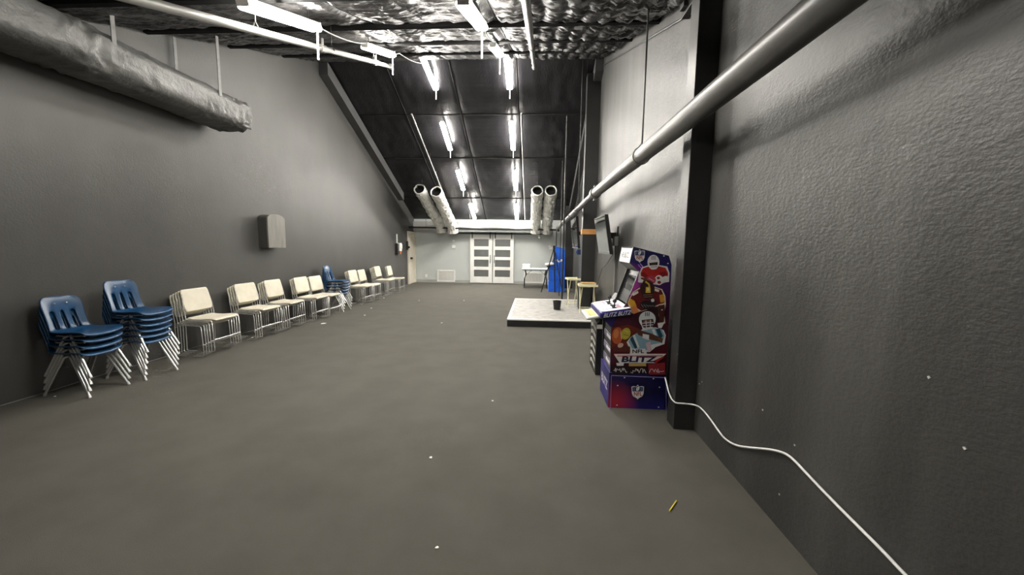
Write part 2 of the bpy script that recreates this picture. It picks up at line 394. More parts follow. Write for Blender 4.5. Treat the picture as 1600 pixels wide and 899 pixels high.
for y in (4.15, 9.0):
    p_ = pipe_at(y)
    MB().tube([lp(p_, dz=.12), lp((p_.x + .0, y, ceil(y) + .02))], .009, 8).build('hanger_rod', M_black, t)
    cl = [lp(p_, .088 * math.sin(a), 0, .088 * math.cos(a) + (.04 if abs(a) < .1 else 0)) for a in [k * math.pi / 8 for k in range(-8, 9)]]
    MB().tube(cl, .006, 6).build('clevis_ring', M_pipe, t)
for y, x, r, zt in ((10.58, .755, .022, ceil(10.58) - .02), (12.3, .78, .013, ceil(12.3) - .02), (14.98, .785, .018, PC.z - .1)):
    px = MB().tube([(x, y, 0), (x, y, zt)], r, 8).box(x - .05, x + .05, y - .05, y + .05, 0, .012)
    lb = {10.58: 'black post standing behind the low platform, reaching up to the ceiling', 12.3: 'thin black post in front of the blue cabinet', 14.98: 'thin black drop pipe by the back wall at the end of the wall pipe'}[y]
    tag(px.build('pipe_post', M_black, loc=(x, y, 0)), lb, 'post')

# black pipe across the back
bp = MB().tube([(XL, 15.16, 2.25), (.83, 15.16, 2.21)], .034, 12)
for x in (-4.35, -2.6, -.2): bp.tube([(x, 15.16, 2.25), (x, 15.16, ceil(15.16))], .007, 6)
tag(bp.build('cross_pipe', M_black, loc=(-2, 15.16, 2.23)), 'black pipe running across the back of the room above the white doors', 'pipe')

# ------------------------------------------------------------------ big duct on the left
DX, DZ = -4.69, 3.49
t = thing('wrapped_duct', 'big black wrapped air duct hung along the left wall', 'duct', (DX, 3, DZ))
vs = []; ny, na = 220, 56
def dsec(a, e): c, q = math.cos(a), math.sin(a); return math.copysign(abs(c) ** e, c), math.copysign(abs(q) ** e, q)
for j in range(ny + 1):
    y = -.9 + (5.9 + .9) * j / ny
    big = 1 + .10 * max(0, (4.6 - y) / 4)
    end = max(0, (y - 5.25) / .65)
    for k in range(na):
        a = 2 * math.pi * k / na
        cx, cz = dsec(a, .55)
        cr = mnoise.noise(Vector((cx * 2, cz * 2, y * 1.6))) * .016
        w1 = max(0, 1 - abs(y - 3.75) / .35); w2 = max(0, 1 - abs(y - 4.35) / .12); w3 = max(0, 1 - abs(y - 5.2) / .15)
        fold = (1 - abs(mnoise.noise(Vector((a * 1.5 + y * 2.2, y * 6, 3))))) ** 3
        cr += (fold - .4) * (.045 * w1 + .03 * w2 + .03 * w3)
        if end > 0: cr += end * ((1 - abs(mnoise.noise(Vector((cx * 5 + y * 3, cz * 6, y * 7))))) ** 2 - .6) * .055
        hwx = (.305 * big + cr) * (1 - .06 * end); hz = (.215 * big + cr) * (1 if cz > 0 else 1.0)
        vs.append((hwx * cx, y - 3, hz * cz))
fs = [(j * na + k, j * na + (k + 1) % na, (j + 1) * na + (k + 1) % na, (j + 1) * na + k) for j in range(ny) for k in range(na)]
MB().add(vs, fs, 0, True).build('wrap', M_ductw, t)
cap = vs[-na:]; mid = [(p[0] * .5, p[1] + .02 + .02 * mnoise.noise(Vector((p[0] * 20, p[2] * 20, 0))), p[2] * .5) for p in cap]
MB().add(cap + mid + [(0, 5.92 - 3, 0)], [(k, (k + 1) % na, na + (k + 1) % na, na + k) for k in range(na)] + [(na + k, na + (k + 1) % na, 2 * na) for k in range(na)], 0, True).build('end_cap', M_ductw, t)
for y in (1.9, 3.95, 5.30):
    big = 1 + .10 * max(0, (4.6 - y) / 4); hx_, hz_ = .305 * big, .235 * big
    zt = ceil(y)
    for s_ in (-1, 1):
        x = s_ * hx_; st = MB()
        st.hexa([(x - .004, y - 3.022, .09), (x + .004, y - 3.022, .09), (x + .004, y - 2.978, .09), (x - .004, y - 2.978, .09)],
                [(x - .004, y - 3.022, zt - DZ - .02), (x + .004, y - 3.022, zt - DZ - .02), (x + .004, y - 2.978, zt - DZ - .02), (x - .004, y - 2.978, zt - DZ - .02)])
        st.build('hanging_strap', M_strap, t)

# ------------------------------------------------------------------ foil ducts at the back
def foil_duct(x, y0, y1, dz, r, label, xe):
    p0 = Vector((x, y0, ceil(y0) - dz)); p1 = Vector((xe, y1, ceil(y1) - dz - .02))
    pend = [p1 + Vector((0, .10, -.10)), p1 + Vector((0, .15, -.28))]
    t = thing('foil_duct', label, 'duct', p0, group='silver flexible ducts under the far ceiling')
    path = [p0.lerp(p1, k / 40) for k in range(41)] + pend
    n = 26; vs = []
    for i, p in enumerate(path):
        tdir = (path[min(i + 1, len(path) - 1)] - path[max(i - 1, 0)]).normalized()
        side = Vector((1, 0, 0)); side = (side - side.dot(tdir) * tdir).normalized(); up = side.cross(tdir)
        sgm = (i % 9) / 9
        for j in range(n):
            a = 2 * math.pi * j / n
            rr = r * (0.86 + .17 * math.sin(math.pi * sgm) ** .4) + .030 * mnoise.noise(Vector((math.cos(a) * 3 + x, math.sin(a) * 3, i * .5))) + .014 * mnoise.noise(Vector((math.cos(a) * 8 + x, math.sin(a) * 8, i * 1.3)))
            vs.append(p + (side * math.cos(a) + up * math.sin(a)) * rr - p0)
    fs = [(i * n + j, i * n + (j + 1) % n, (i + 1) * n + (j + 1) % n, (i + 1) * n + j) for i in range(len(path) - 1) for j in range(n)]
    MB().add(vs, fs, 0, False).build('foil_sleeve', M_foil, t, fix=False)
    tdir = (p1 - p0).normalized(); side = Vector((1, 0, 0)); side = (side - side.dot(tdir) * tdir).normalized(); up = side.cross(tdir)
    ring = [(side * math.cos(a) + up * math.sin(a)) * (r * .93 + .022 * mnoise.noise(Vector((math.cos(a) * 3, math.sin(a) * 3, x * 7)))) for a in [2 * math.pi * k / 24 for k in range(25)]]
    MB().tube(ring, .024, 8, cap=False).build('rolled_rim', M_foil, t)
    inn = [q * .93 + tdir * .22 for q in ring[:-1]]; inn0 = [q * .93 + tdir * .01 for q in ring[:-1]]; m = len(inn)
    MB().add(inn0 + inn, [(k, (k + 1) % m, (k + 1) % m + m, k + m) for k in range(m)] + [tuple(range(m, 2 * m))], 0, False).build('dark_lining', M_bplast, t)
    MB().tube([p * 1.0 for p in [Vector((0, .3, .15)), Vector((0, .3, dz))]], .006, 5).build('hanger_wire', M_black, t)
foil_duct(-3.93, 12.95, 15.2, .50, .19, 'leftmost silver foil duct with open end, at the left of the far ceiling', -3.80)
foil_duct(-3.38, 13.05, 15.2, .52, .20, 'second silver foil duct from the left, beside the thin grey pipe', -3.32)
foil_duct(0.02, 13.0, 15.2, .50, .19, 'third silver foil duct from the left, right of the lights', -.02)
foil_duct(0.47, 13.0, 15.2, .50, .20, 'rightmost silver foil duct with open end, next to the right wall pipe', .42)
t = thing('trunk_duct', 'long white rectangular duct along the top of the back wall', 'duct', (-1.5, 15.55, 2.1))
MB().box(-1.62, 1.28, -.22, .24, .13, .40).build('upper_panel', M_trunk, t, bevel=.01)
MB().box(-2.0, 1.6, -.14, .24, .0, .125).build('lower_flange', M_trunk, t, bevel=.01)
struct(MB().box(XL + .001, -3.12, YB - .12, YB, 2.12, 2.52).build('trim_6', M_tan))

# ------------------------------------------------------------------ back wall bits
def grille(x0, x1, z0, z1, label, nc, nr):
    t = thing('wall_grille', label, 'grille', ((x0 + x1) / 2, YB, z0))
    w_ = (x1 - x0) / 2; h = z1 - z0; e = .055
    fr = MB().box(-w_, -w_ + e, -.03, 0, 0, h).box(w_ - e, w_, -.03, 0, 0, h).box(-w_ + e, w_ - e, -.03, 0, 0, e).box(-w_ + e, w_ - e, -.03, 0, h - e, h)
    fr.build('frame', M_white, t, bevel=.003)
    MB().box(-w_ + e, w_ - e, -.006, 0, e, h - e).build('backing', flat(150, 148, 138), t)
    n = nc * 2
    for k in range(n):
        x = -w_ + e + (k + .5) * (2 * (w_ - e)) / n
        MB().box(x - .018, x + .012, -.024, -.008, e, h - e).build('slat', M_white, t)
grille(-4.09, -3.33, .04, .53, 'white slatted grille low on the back wall left of the sliding doors', 6, 2)
grille(-.46, .36, .05, .51, 'white slatted grille low on the back wall behind the folding table', 6, 2)
def wallbox(name, x, z, w_, h, label, cat, d=.03, m=None, r=.008):
    return tag(MB().box(x - w_ / 2, x + w_ / 2, YB - d, YB, z - h / 2, z + h / 2).box(x - w_ / 4, x + w_ / 4, YB - d - .006, YB - d, z - h / 4, z + h / 4).build(name, m or M_white, loc=(x, YB, z), bevel=r), label, cat)
wallbox('thermostat', -3.38, 1.50, .14, .13, 'square white thermostat on back wall, lower of the two small white boxes', 'thermostat')
wallbox('wall_sensor', -3.38, 1.74, .10, .07, 'tiny white sensor on back wall above the thermostat', 'sensor')
wallbox('power_outlet', -4.55, .27, .09, .13, 'white power outlet low on the back wall near the cream door', 'outlet', .015)
t = thing('emergency_light', 'white two-headed emergency light on the back wall above the blue cabinet', 'emergency light', (.66, YB, 1.50))
MB().box(-.11, .11, -.07, 0, -.05, .05).build('case', M_white, t, bevel=.01)
for s_ in (-.1, .1): MB().ball((s_, -.09, .07), .045).build('lamp_head', M_white, t)
t = thing('dome_camera', 'small white dome under the right foil ducts', 'camera', (.15, 15.62, 1.93))
MB().ball((0, 0, 0), .06).build('dome', M_white, t); MB().tube([(0, 0, .04), (0, 0, .08)], .075, 16).build('collar', M_white, t)
MB().tube([(0, 0, .08), (0, .14, .10)], .02, 8).build('arm', M_white, t)

# left wall: phone and grey box
t = thing('wall_phone', 'white device with black side and thin conduit above, on the left wall', 'device', (XL, 13.75, 1.2))
MB().box(0, .10, -.17, -.02, 0, .40).build('black_back', M_bplast, t, bevel=.01)
MB().box(.03, .15, -.04, .14, .12, .42).box(.10, .18, -.02, .10, .20, .38).build('white_case', M_white, t, bevel=.02)
MB().box(.06, .13, .02, .12, .02, .12).build('orange_tag', flat(190, 110, 70), t, bevel=.01)
MB().box(0, .03, -.02, .02, .42, .74).build('conduit', M_white, t)
sy0, sy1 = 6.74, 7.22
t = thing('wall_box', 'grey woodgrain box with arched top hung on the left wall', 'box', (XL, 6.98, 1.48))
hw = (sy1 - sy0) / 2
pr = [(-hw, 0), (hw, 0), (hw, .535)] + [(hw * math.cos(a), .535 + .085 * math.sin(a)) for a in [math.pi * k / 12 for k in range(1, 12)]] + [(-hw, .535)]
MB().prism([(a * .96, b * .985 + .004) for a, b in pr], 0, .17, 'x').build('case', M_woodside, t)
MB().prism(pr, .17, .20, 'x').build('front_panel', M_wood, t, bevel=.004)

# ------------------------------------------------------------------ chairs
def blue_chair():
    t = thing('school_chair', 'blue', 'chair', (0, 0, 0))
    prof = [(.215, .405), (.205, .425), (.18, .436), (.10, .436), (.0, .428), (-.10, .424), (-.155, .430), (-.19, .452), (-.208, .49), (-.222, .535), (-.236, .585), (-.250, .64), (-.262, .69), (-.276, .735), (-.292, .772), (-.306, .788)]
    hwid = [.175, .19, .197, .20, .198, .192, .185, .178, .172, .168, .168, .172, .176, .172, .155, .115]
    us = [-1, -.93, -.78, -.56, -.36, -.30, -.10, .10, .30, .36, .56, .78, .93, 1]
    us = [-1, -.95, -.82, -.62, -.40, -.24, -.09, .09, .24, .40, .62, .82, .95, 1]
    slots = {(3), (5 + 1), (9)}
    n = len(us); vs = []
    for (x, z), hw_ in zip(prof, hwid):
        isb = z > .45
        for u in us:
            curl = .022 * (abs(u) ** 3)
            if isb: vs.append((x + curl * 1.4, u * hw_, z))
            else: vs.append((x, u * hw_, z + (curl if x > -.15 else curl) - .006 * (1 - u * u)))
    fs = []
    for i in range(len(prof) - 1):
        for j in range(n - 1):
            if 7 <= i <= 10 and j in (3, 6, 9): continue
            fs.append((i * n + j, i * n + j + 1, (i + 1) * n + j + 1, (i + 1) * n + j))
    sh = MB().add(vs, fs, 0, True).build('shell', M_blue, t, fix=False)
    so = sh.modifiers.new('solid', 'SOLIDIFY'); so.thickness = .014; so.offset = 0
    sb = sh.modifiers.new('sub', 'SUBSURF'); sb.levels = 1; sb.render_levels = 1
    for s_ in (-1, 1):
        MB().ball((-.250, s_ * .05, .715), .008, sc=(.7, 1, 1)).build('rivet', M_chrome, t)
        MB().tube([(.00, s_ * .13, .412), (.035, s_ * .15, .395), (.235, s_ * .185, .02)], .0125, 8).tube([(.230, s_ * .1845, .03), (.244, s_ * .186, .0)], .0155, 8).build('front_leg', M_chrome, t)
        MB().tube([(-.02, s_ * .13, .405), (-.045, s_ * .15, .39), (-.245, s_ * .185, .02)], .0125, 8).tube([(-.240, s_ * .1845, .03), (-.252, s_ * .186, .0)], .0155, 8).build('rear_leg', M_chrome, t)
        MB().tube([(.14, s_ * .12, .410), (.0, s_ * .122, .400), (-.10, s_ * .122, .398), (-.16, s_ * .125, .402)], .010, 8).build('side_rail', M_chrome, t)
    return t
def white_chair():
    t = thing('stacking_chair', 'white', 'chair', (0, 0, 0))
    sy = .225
    # seat: dished pad with waterfall front
    def pad(profile, hw_, th, rc):
        us = [-1, -.92, -.75, -.4, 0, .4, .75, .92, 1]; n = len(us); vs = []
        L_ = len(profile)
        for i, (x, z) in enumerate(profile):
            e = min(i, L_ - 1 - i); k = 1 - (rc if e == 0 else (rc * .35 if e == 1 else 0))
            for u in us: vs.append((x, u * hw_ * k, z))
        fs = [(i * n + j, i * n + j + 1, (i + 1) * n + j + 1, (i + 1) * n + j) for i in range(L_ - 1) for j in range(n - 1)]
        mb = MB().add(vs, fs, 0, True); return mb
    o = pad([(.215, .425), (.205, .440), (.17, .450), (.08, .447), (-.02, .438), (-.12, .438), (-.185, .448), (-.20, .452)], sy, 0, .16).build('seat', M_vinyl, t, fix=False)
    m_ = o.modifiers.new('solid', 'SOLIDIFY'); m_.thickness = .020; m_.offset = 0
    m_ = o.modifiers.new('sub', 'SUBSURF'); m_.levels = 1; m_.render_levels = 1
    o = pad([(-.196, .535), (-.200, .55), (-.212, .60), (-.228, .68), (-.248, .77), (-.262, .825), (-.268, .842)], sy, 0, .12).build('backrest', M_vinyl, t, fix=False)
    m_ = o.modifiers.new('solid', 'SOLIDIFY'); m_.thickness = .022; m_.offset = 0
    m_ = o.modifiers.new('sub', 'SUBSURF'); m_.levels = 1; m_.render_levels = 1
    for s_ in (-1, 1):
        y = s_ * (sy + .010)
        MB().tube([(-.245, s_ * sy * .93, .78), (-.215, y, .62), (-.20, y, .52), (-.19, y, .455), (-.195, y, .44), (-.20, y, .1), (-.205, y, .02), (-.19, y, .007), (-.06, y, .006)], .0065, 6).build('rear_leg', M_chrome, t)
        MB().tube([(-.19, y, .435), (.16, y, .425), (.185, y, .41), (.195, y, .2), (.20, y, .02), (.19, y, .007), (.05, y, .006)], .0065, 6).build('front_leg', M_chrome, t)
    MB().tube([(.197, -sy - .01, .165), (.197, sy + .01, .165)], .009, 6).build('front_crossbar', M_chrome, t)
    MB().tube([(-.197, -sy - .01, .40), (-.197, sy + .01, .40)], .0065, 6).build('rear_crossbar', M_chrome, t)
    return t
cb, cw = blue_chair(), white_chair()
used = set()
def ordinal(k, n):
    if n == 1: return 'only'
    if k == n - 1: return 'topmost'
    if k == 0: return 'bottom'
    return ['', 'second from bottom', 'third from bottom', 'fourth from bottom', 'fifth from bottom'][k]
def stack(proto, kind, x, y, n, dx, dz, rz, where, group, desc):
    for k in range(n):
        lab = '%s, %s, %s' % (desc, ordinal(k, n), where)
        loc = (x + dx * k * math.cos(rz), y + dx * k * math.sin(rz) , dz * k); r_ = rz + random.uniform(-.012, .012)
        if proto.name not in used:
            used.add(proto.name); proto.location = loc; proto.rotation_euler = (0, 0, r_); proto['label'] = lab; proto['group'] = group
        else: dup(proto, loc, r_, lab, group)
B = 'blue plastic school chair'
stack(cb, 'b', -4.685, 3.64, 4, .012, .070, 0.0, 'nearest blue stack', 'nearest stack of blue chairs', B)
stack(cb, 'b', -4.62, 4.15, 6, .010, .066, -.03, 'tallest blue stack, second from the camera', 'tallest stack of blue chairs', B)
stack(cb, 'b', -4.66, 8.72, 5, .010, .066, 0.04, 'far blue stack standing among the cream chairs', 'far stack of blue chairs', B)
Wd = 'cream padded chair'
for (y, n, where) in ((5.12, 5, 'first cream stack, next to the blue stacks'), (6.06, 4, 'second cream stack from the camera'), (6.74, 4, 'third cream stack from the camera'),
                      (7.58, 3, 'fourth cream stack from the camera'), (8.10, 2, 'fifth cream stack, just before the far blue stack'), (9.82, 3, 'first cream stack beyond the far blue stack'),
                      (10.36, 2, 'second cream stack beyond the far blue stack'), (11.42, 4, 'third cream stack beyond the far blue stack'), (12.38, 2, 'farthest cream stack, near the cream door')):
    dx = .040
    stack(cw, 'w', -4.56 - dx * (n - 1), y, n, dx, .019, random.uniform(-.03, .05), where, 'cream chairs, ' + where, Wd)

# ------------------------------------------------------------------ platform and things on it
t = thing('platform', 'low platform with pale speckled top, white edging and black sides', 'platform', (.40, 8.85, 0))
sx0, sx1, sy0_, sy1_ = -.93, 1.0, -1.46, 1.50
MB().box(sx0, sx1, sy0_, sy1_, 0, .128).build('base', M_bplast, t)
MB().box(sx0 + .05, sx1, sy0_ + .05, sy1_ - .05, .1285, .150).build('top', M_stage, t)
e = MB().box(sx0, sx0 + .05, sy0_, sy1_, .1285, .153).box(sx0 + .05, sx1, sy0_, sy0_ + .05, .1285, .153).box(sx0 + .05, sx1, sy1_ - .05, sy1_, .1285, .153)
e.build('edging', M_white, t)
def bucket(x, y, z):
    t = thing('waste_bin', 'small black waste bin on the pale platform', 'bin', (x, y, z))
    n = 24; vs = []
    for (r, h) in ((.075, 0), (.095, .19), (.100, .19), (.100, .20), (.088, .20), (.068, .01)):
        vs += [(r * math.cos(2 * math.pi * k / n), r * math.sin(2 * math.pi * k / n), h) for k in range(n)]
    fs = [(i * n + k, i * n + (k + 1) % n, (i + 1) * n + (k + 1) % n, (i + 1) * n + k) for i in range(5) for k in range(n)] + [tuple(range(n))[::-1], tuple(range(5 * n, 6 * n))]
    MB().add(vs, fs, 0, False).build('bin_body', M_bplast, t)
    MB().tube([(.1 * math.cos(a), .1 * math.sin(a), .196) for a in [2 * math.pi * k / 20 for k in range(21)]], .006, 6, cap=False).build('rim', M_bplast, t)
bucket(.51, 8.66, .153)
def tray_table(x, y, z, w_, d_, h, label, rz=0, messy=False):
    t = thing('folding_tray_table', label, 'table', (x, y, z), rz)
    MB().box(-w_ / 2, w_ / 2, -d_ / 2, d_ / 2, h - .025, h).box(-w_ / 2, w_ / 2, -d_ / 2, -d_ / 2 + .02, h, h + .022).box(-w_ / 2, w_ / 2, d_ / 2 - .02, d_ / 2, h, h + .022).build('tray', M_ivory, t, bevel=.004)
    for s_ in (-1, 1):
        MB().tube([(s_ * (w_ / 2 - .03), -d_ / 2 + .02, 0), (s_ * (w_ / 2 - .05), d_ / 2 - .06, h - .03)], .011, 6).build('leg', M_ivory, t)
        MB().tube([(s_ * (w_ / 2 - .055), d_ / 2 - .02, 0), (s_ * (w_ / 2 - .075), -d_ / 2 + .06, h - .03)], .011, 6).build('leg', M_ivory, t)
    MB().tube([(-w_ / 2 + .03, -d_ / 2 + .05, .09), (w_ / 2 - .03, -d_ / 2 + .05, .09)], .009, 6).build('crossbar', M_ivory, t)
    MB().tube([(-w_ / 2 + .055, d_ / 2 - .05, .09), (w_ / 2 - .055, d_ / 2 - .05, .09)], .009, 6).build('crossbar', M_ivory, t)
    return t
tray_table(1.14, 8.36, .153, .40, .34, .60, 'cream folding tray table standing on the platform, nearest to the arcade machine')
tray_table(.90, 9.22, .153, .30, .34, .66, 'cream folding tray table behind the other one, next to the black post', .15)
t = thing('speaker_box', 'black box standing under the nearer tray table', 'box', (1.14, 8.90, .153))
MB().box(-.14, .14, -.15, .15, 0, .50).build('case', M_bplast, t, bevel=.01)
MB().box(-.12, .12, -.158, -.15, .03, .47).build('grille_panel', M_black, t)
pc = MB()
for k in range(4): 
    a = random.uniform(-.3, .3); x_ = 1.14 + random.uniform(-.03, .03); y_ = 8.36 + random.uniform(-.03, .03)
    c_, s_ = math.cos(a), math.sin(a); q = [(x_ + c_ * p - s_ * r_, y_ + s_ * p + c_ * r_) for p, r_ in ((-.15, -.1), (.15, -.1), (.15, .1), (-.15, .1))]
    z_ = .7785 + k * .008
    pc.hexa([(a_, b_, z_) for a_, b_ in q], [(a_, b_, z_ + .007) for a_, b_ in q], k % 2)
tag(pc.build('paper_stack', [flat(214, 196, 150), flat(206, 160, 100)], loc=(1.14, 8.36, .778)), 'loose tan papers lying on the nearer tray table', 'papers')

# ------------------------------------------------------------------ arcade machines
M_side1 = None
def grad_mat(name, stops, ax, lo, hi, noise_amt=.35, glow=None):
    m = bpy.data.materials.new(name); m.use_nodes = True; N = m.node_tree.nodes; L = m.node_tree.links; b = N['Principled BSDF']
    tc = N.new('ShaderNodeTexCoord'); sp = N.new('ShaderNodeSeparateXYZ'); L.new(tc.outputs['Object'], sp.inputs[0])
    mr = N.new('ShaderNodeMapRange'); mr.inputs['From Min'].default_value = lo; mr.inputs['From Max'].default_value = hi
    L.new(sp.outputs[ax], mr.inputs[0])
    n = N.new('ShaderNodeTexNoise'); n.inputs['Scale'].default_value = 4.5; n.inputs['Detail'].default_value = 3; L.new(tc.outputs['Object'], n.inputs['Vector'])
    ad = N.new('ShaderNodeMath'); ad.operation = 'MULTIPLY_ADD'; ad.inputs[1].default_value = noise_amt; L.new(n.outputs['Fac'], ad.inputs[0]); L.new(mr.outputs[0], ad.inputs[2])
    sb = N.new('ShaderNodeMath'); sb.operation = 'SUBTRACT'; sb.inputs[1].default_value = noise_amt * .5; L.new(ad.outputs[0], sb.inputs[0])
    cr = N.new('ShaderNodeValToRGB'); cr.color_ramp.elements[0].position = stops[0][0]; cr.color_ramp.elements[0].color = (*s2l(*stops[0][1]), 1)
    cr.color_ramp.elements[1].position = stops[-1][0]; cr.color_ramp.elements[1].color = (*s2l(*stops[-1][1]), 1)
    for p, c in stops[1:-1]:
        el = cr.color_ramp.elements.new(p); el.color = (*s2l(*c), 1)
    L.new(sb.outputs[0], cr.inputs[0])
    out = cr
    if glow:                                       # a printed coloured burst: centre (x,z), radius, colour
        gx, gz, gr, gc = glow
        vm = N.new('ShaderNodeVectorMath'); vm.operation = 'SUBTRACT'; L.new(tc.outputs['Object'], vm.inputs[0]); vm.inputs[1].default_value = (gx, 0, gz)
        ml = N.new('ShaderNodeVectorMath'); ml.operation = 'MULTIPLY'; ml.inputs[1].default_value = (1, 0, 1); L.new(vm.outputs[0], ml.inputs[0])
        ln = N.new('ShaderNodeVectorMath'); ln.operation = 'LENGTH'; L.new(ml.outputs[0], ln.inputs[0])
        m2 = N.new('ShaderNodeMapRange'); m2.inputs['From Min'].default_value = gr; m2.inputs['From Max'].default_value = .0; L.new(ln.outputs['Value'], m2.inputs[0])
        mx = N.new('ShaderNodeMix'); mx.data_type = 'RGBA'; L.new(m2.outputs[0], mx.inputs[0]); L.new(cr.outputs[0], mx.inputs[6]); mx.inputs[7].default_value = (*s2l(*gc), 1)
        L.new(mx.outputs[2], b.inputs['Base Color'])
    else: L.new(cr.outputs[0], b.inputs['Base Color'])
    b.inputs['Roughness'].default_value = .38
    return m
M_panel = grad_mat('side_art_print', [(0, (40, 14, 30)), (.25, (92, 28, 40)), (.5, (60, 16, 44)), (.7, (70, 26, 92)), (.85, (34, 30, 104)), (1, (20, 22, 70))], 2, .36, 1.58, .30, (.13, 1.25, .20, (214, 80, 190)))
M_riser = grad_mat('riser_art_print', [(0, (30, 28, 120)), (.5, (18, 18, 66)), (1, (26, 22, 84))], 2, 0, .36, .3, (.06, .05, .24, (190, 40, 50)))
M_bluepanel = M_arcblue

AX0, AY0, AY1 = .745, 3.70, 4.18
A1 = thing('arcade_cabinet', 'tall football arcade cabinet with players printed on its side, against the right wall', 'arcade cabinet', (AX0, AY0, 0))
W = AY1 - AY0
PROF = [(.008, .362), (.0, .80), (.135, 1.05), (.235, 1.355), (.145, 1.43), (.172, 1.585), (.505, 1.505), (.535, 1.42), (.545, .362)]
def cabinet(t, msides, mriser, mbody, deck_m, riser=True, hz=0.0):
    if riser:
        MB().box(0, .545, 0.0, W, 0, .355).build('riser', M_navy if mriser is not M_bluepanel else mriser, t)
        MB().poly([(.0, -.0004, .0), (.545, -.0004, .0), (.545, -.0004, .355), (0, -.0004, .355)]).build('riser_print', mriser, t, fix=False)
    P = [(a, b - hz) for a, b in PROF]
    for s_, nm in ((0, 'side_panel'), (1, 'side_panel')):
        y0 = 0 if s_ == 0 else W - .016
        MB().prism(P, y0, y0 + .016, 'y').build(nm, M_bplast, t)
    MB().poly([(a, -.0004, b) for a, b in P]).build('side_print', msides, t, fix=False)
    # body between the panels: lower front, back, screen, marquee
    z = lambda v: v - hz
    MB().box(.02, .034, .016, W - .016, z(.362), z(.80)).build('front_panel', mbody, t)
    MB().box(.515, .53, .016, W - .016, z(.362), z(1.44)).build('back_panel', M_bplast, t)
    MB().hexa([(.155, .016, z(1.03)), (.185, .016, z(1.02)), (.185, W - .016, z(1.02)), (.155, W - .016, z(1.03))],
              [(.262, .016, z(1.36)), (.292, .016, z(1.35)), (.292, W - .016, z(1.35)), (.262, W - .016, z(1.36))]).build('bezel', M_bplast, t)
    MB().hexa([(.172, .07, z(1.075)), (.18, .07, z(1.07)), (.18, W - .07, z(1.07)), (.172, W - .07, z(1.075))],
              [(.238, .07, z(1.30)), (.246, .07, z(1.295)), (.246, W - .07, z(1.295)), (.238, W - .07, z(1.30))]).build('screen', M_screen, t)
    MB().hexa([(.235, .016, z(1.352)), (.29, .016, z(1.352)), (.29, W - .016, z(1.352)), (.235, W - .016, z(1.352))],
              [(.15, .016, z(1.43)), (.29, .016, z(1.43)), (.29, W - .016, z(1.43)), (.15, W - .016, z(1.43))]).build('speaker_panel', M_bplast, t)
    MB().hexa([(.172, .016, z(1.571)), (.500, .016, z(1.492)), (.500, W - .016, z(1.492)), (.172, W - .016, z(1.571))],
              [(.172, .016, z(1.583)), (.500, .016, z(1.503)), (.500, W - .016, z(1.503)), (.172, W - .016, z(1.583))]).build('top_panel', M_bplast, t)
    MB().hexa([(.147, .016, z(1.432)), (.17, .016, z(1.432)), (.17, W - .016, z(1.432)), (.147, W - .016, z(1.432))],
              [(.170, .016, z(1.57)), (.19, .016, z(1.57)), (.19, W - .016, z(1.57)), (.170, W - .016, z(1.57))]).build('marquee', flat(232, 232, 226), t)
    # control deck, wider than the body, with a wedge below
    dy = .085
    dk = MB().hexa([(-.125, -dy, z(.905)), (.165, -dy, z(.945)), (.165, W + dy, z(.945)), (-.125, W + dy, z(.905))],
                   [(-.125, -dy, z(.965)), (.165, -dy, z(1.012)), (.165, W + dy, z(1.012)), (-.125, W + dy, z(.965))])
    dk.build('control_deck', deck_m, t, bevel=.02)
    MB().hexa([(.012, .0165, z(.79)), (.10, .0165, z(.79)), (.10, W - .0165, z(.79)), (.012, W - .0165, z(.79))],
              [(-.10, .0, z(.907)), (.15, .0, z(.942)), (.15, W, z(.942)), (-.10, W, z(.907))]).build('deck_bracket', M_navy, t)
cabinet(A1, M_panel, M_riser, M_bplast, M_navy)
# deck overlay, joysticks and buttons
def deckpt(x, y, h=0.0): return (x, y, .965 + (x + .125) * (.047 / .29) + h)
ov = MB(); cor = [(-.112, -.045), (-.07, -.078), (.155, -.078), (.155, W + .078), (-.07, W + .078), (-.112, W + .045)]
ov.poly([deckpt(x, y, .0012) for x, y in cor], 0)
for k, (xa, ya, xb, yb_, c) in enumerate(((-.09, .0, .12, .03, 1), (-.06, .2, .12, .22, 1), (-.02, .30, .0, .5, 1), (-.09, .42, .1, .46, 2), (.06, .02, .1, .18, 2))):
    ov.poly([deckpt(*q, .0022) for q in ((xa, ya), (xb, ya + .02), (xb, yb_ + .02), (xa, yb_))], c)
ov.build('deck_overlay', [flat(222, 224, 232), flat(150, 158, 196), flat(196, 150, 160)], A1, fix=False)
for y in (.04, .30):
    s_ = MB().tube([deckpt(.03, y, 0), deckpt(.03, y, .055)], .006, 8); s_.tube([deckpt(.03, y, .0), deckpt(.03, y, .01)], .022, 14); s_.ball(deckpt(.03, y, .07), .020)
    s_.build('joystick', M_bplast, A1)
    for k in range(3):
        MB().tube([deckpt(.03 + .02 * (k % 2), y + .07 + .035 * k, 0), deckpt(.03 + .02 * (k % 2), y + .07 + .035 * k, .012)], .013, 12).build('button', M_bplast, A1)
dt = MB()
df = lambda x, y: (x + .03, -.0868, y + .952 + (x) * .15)
dt.text('BLITZ BLITZ', .055, df, 0, shear=.3, bold=.001, sx=.85)
dt.build('deck_lettering', flat(226, 228, 238), A1, fix=False)

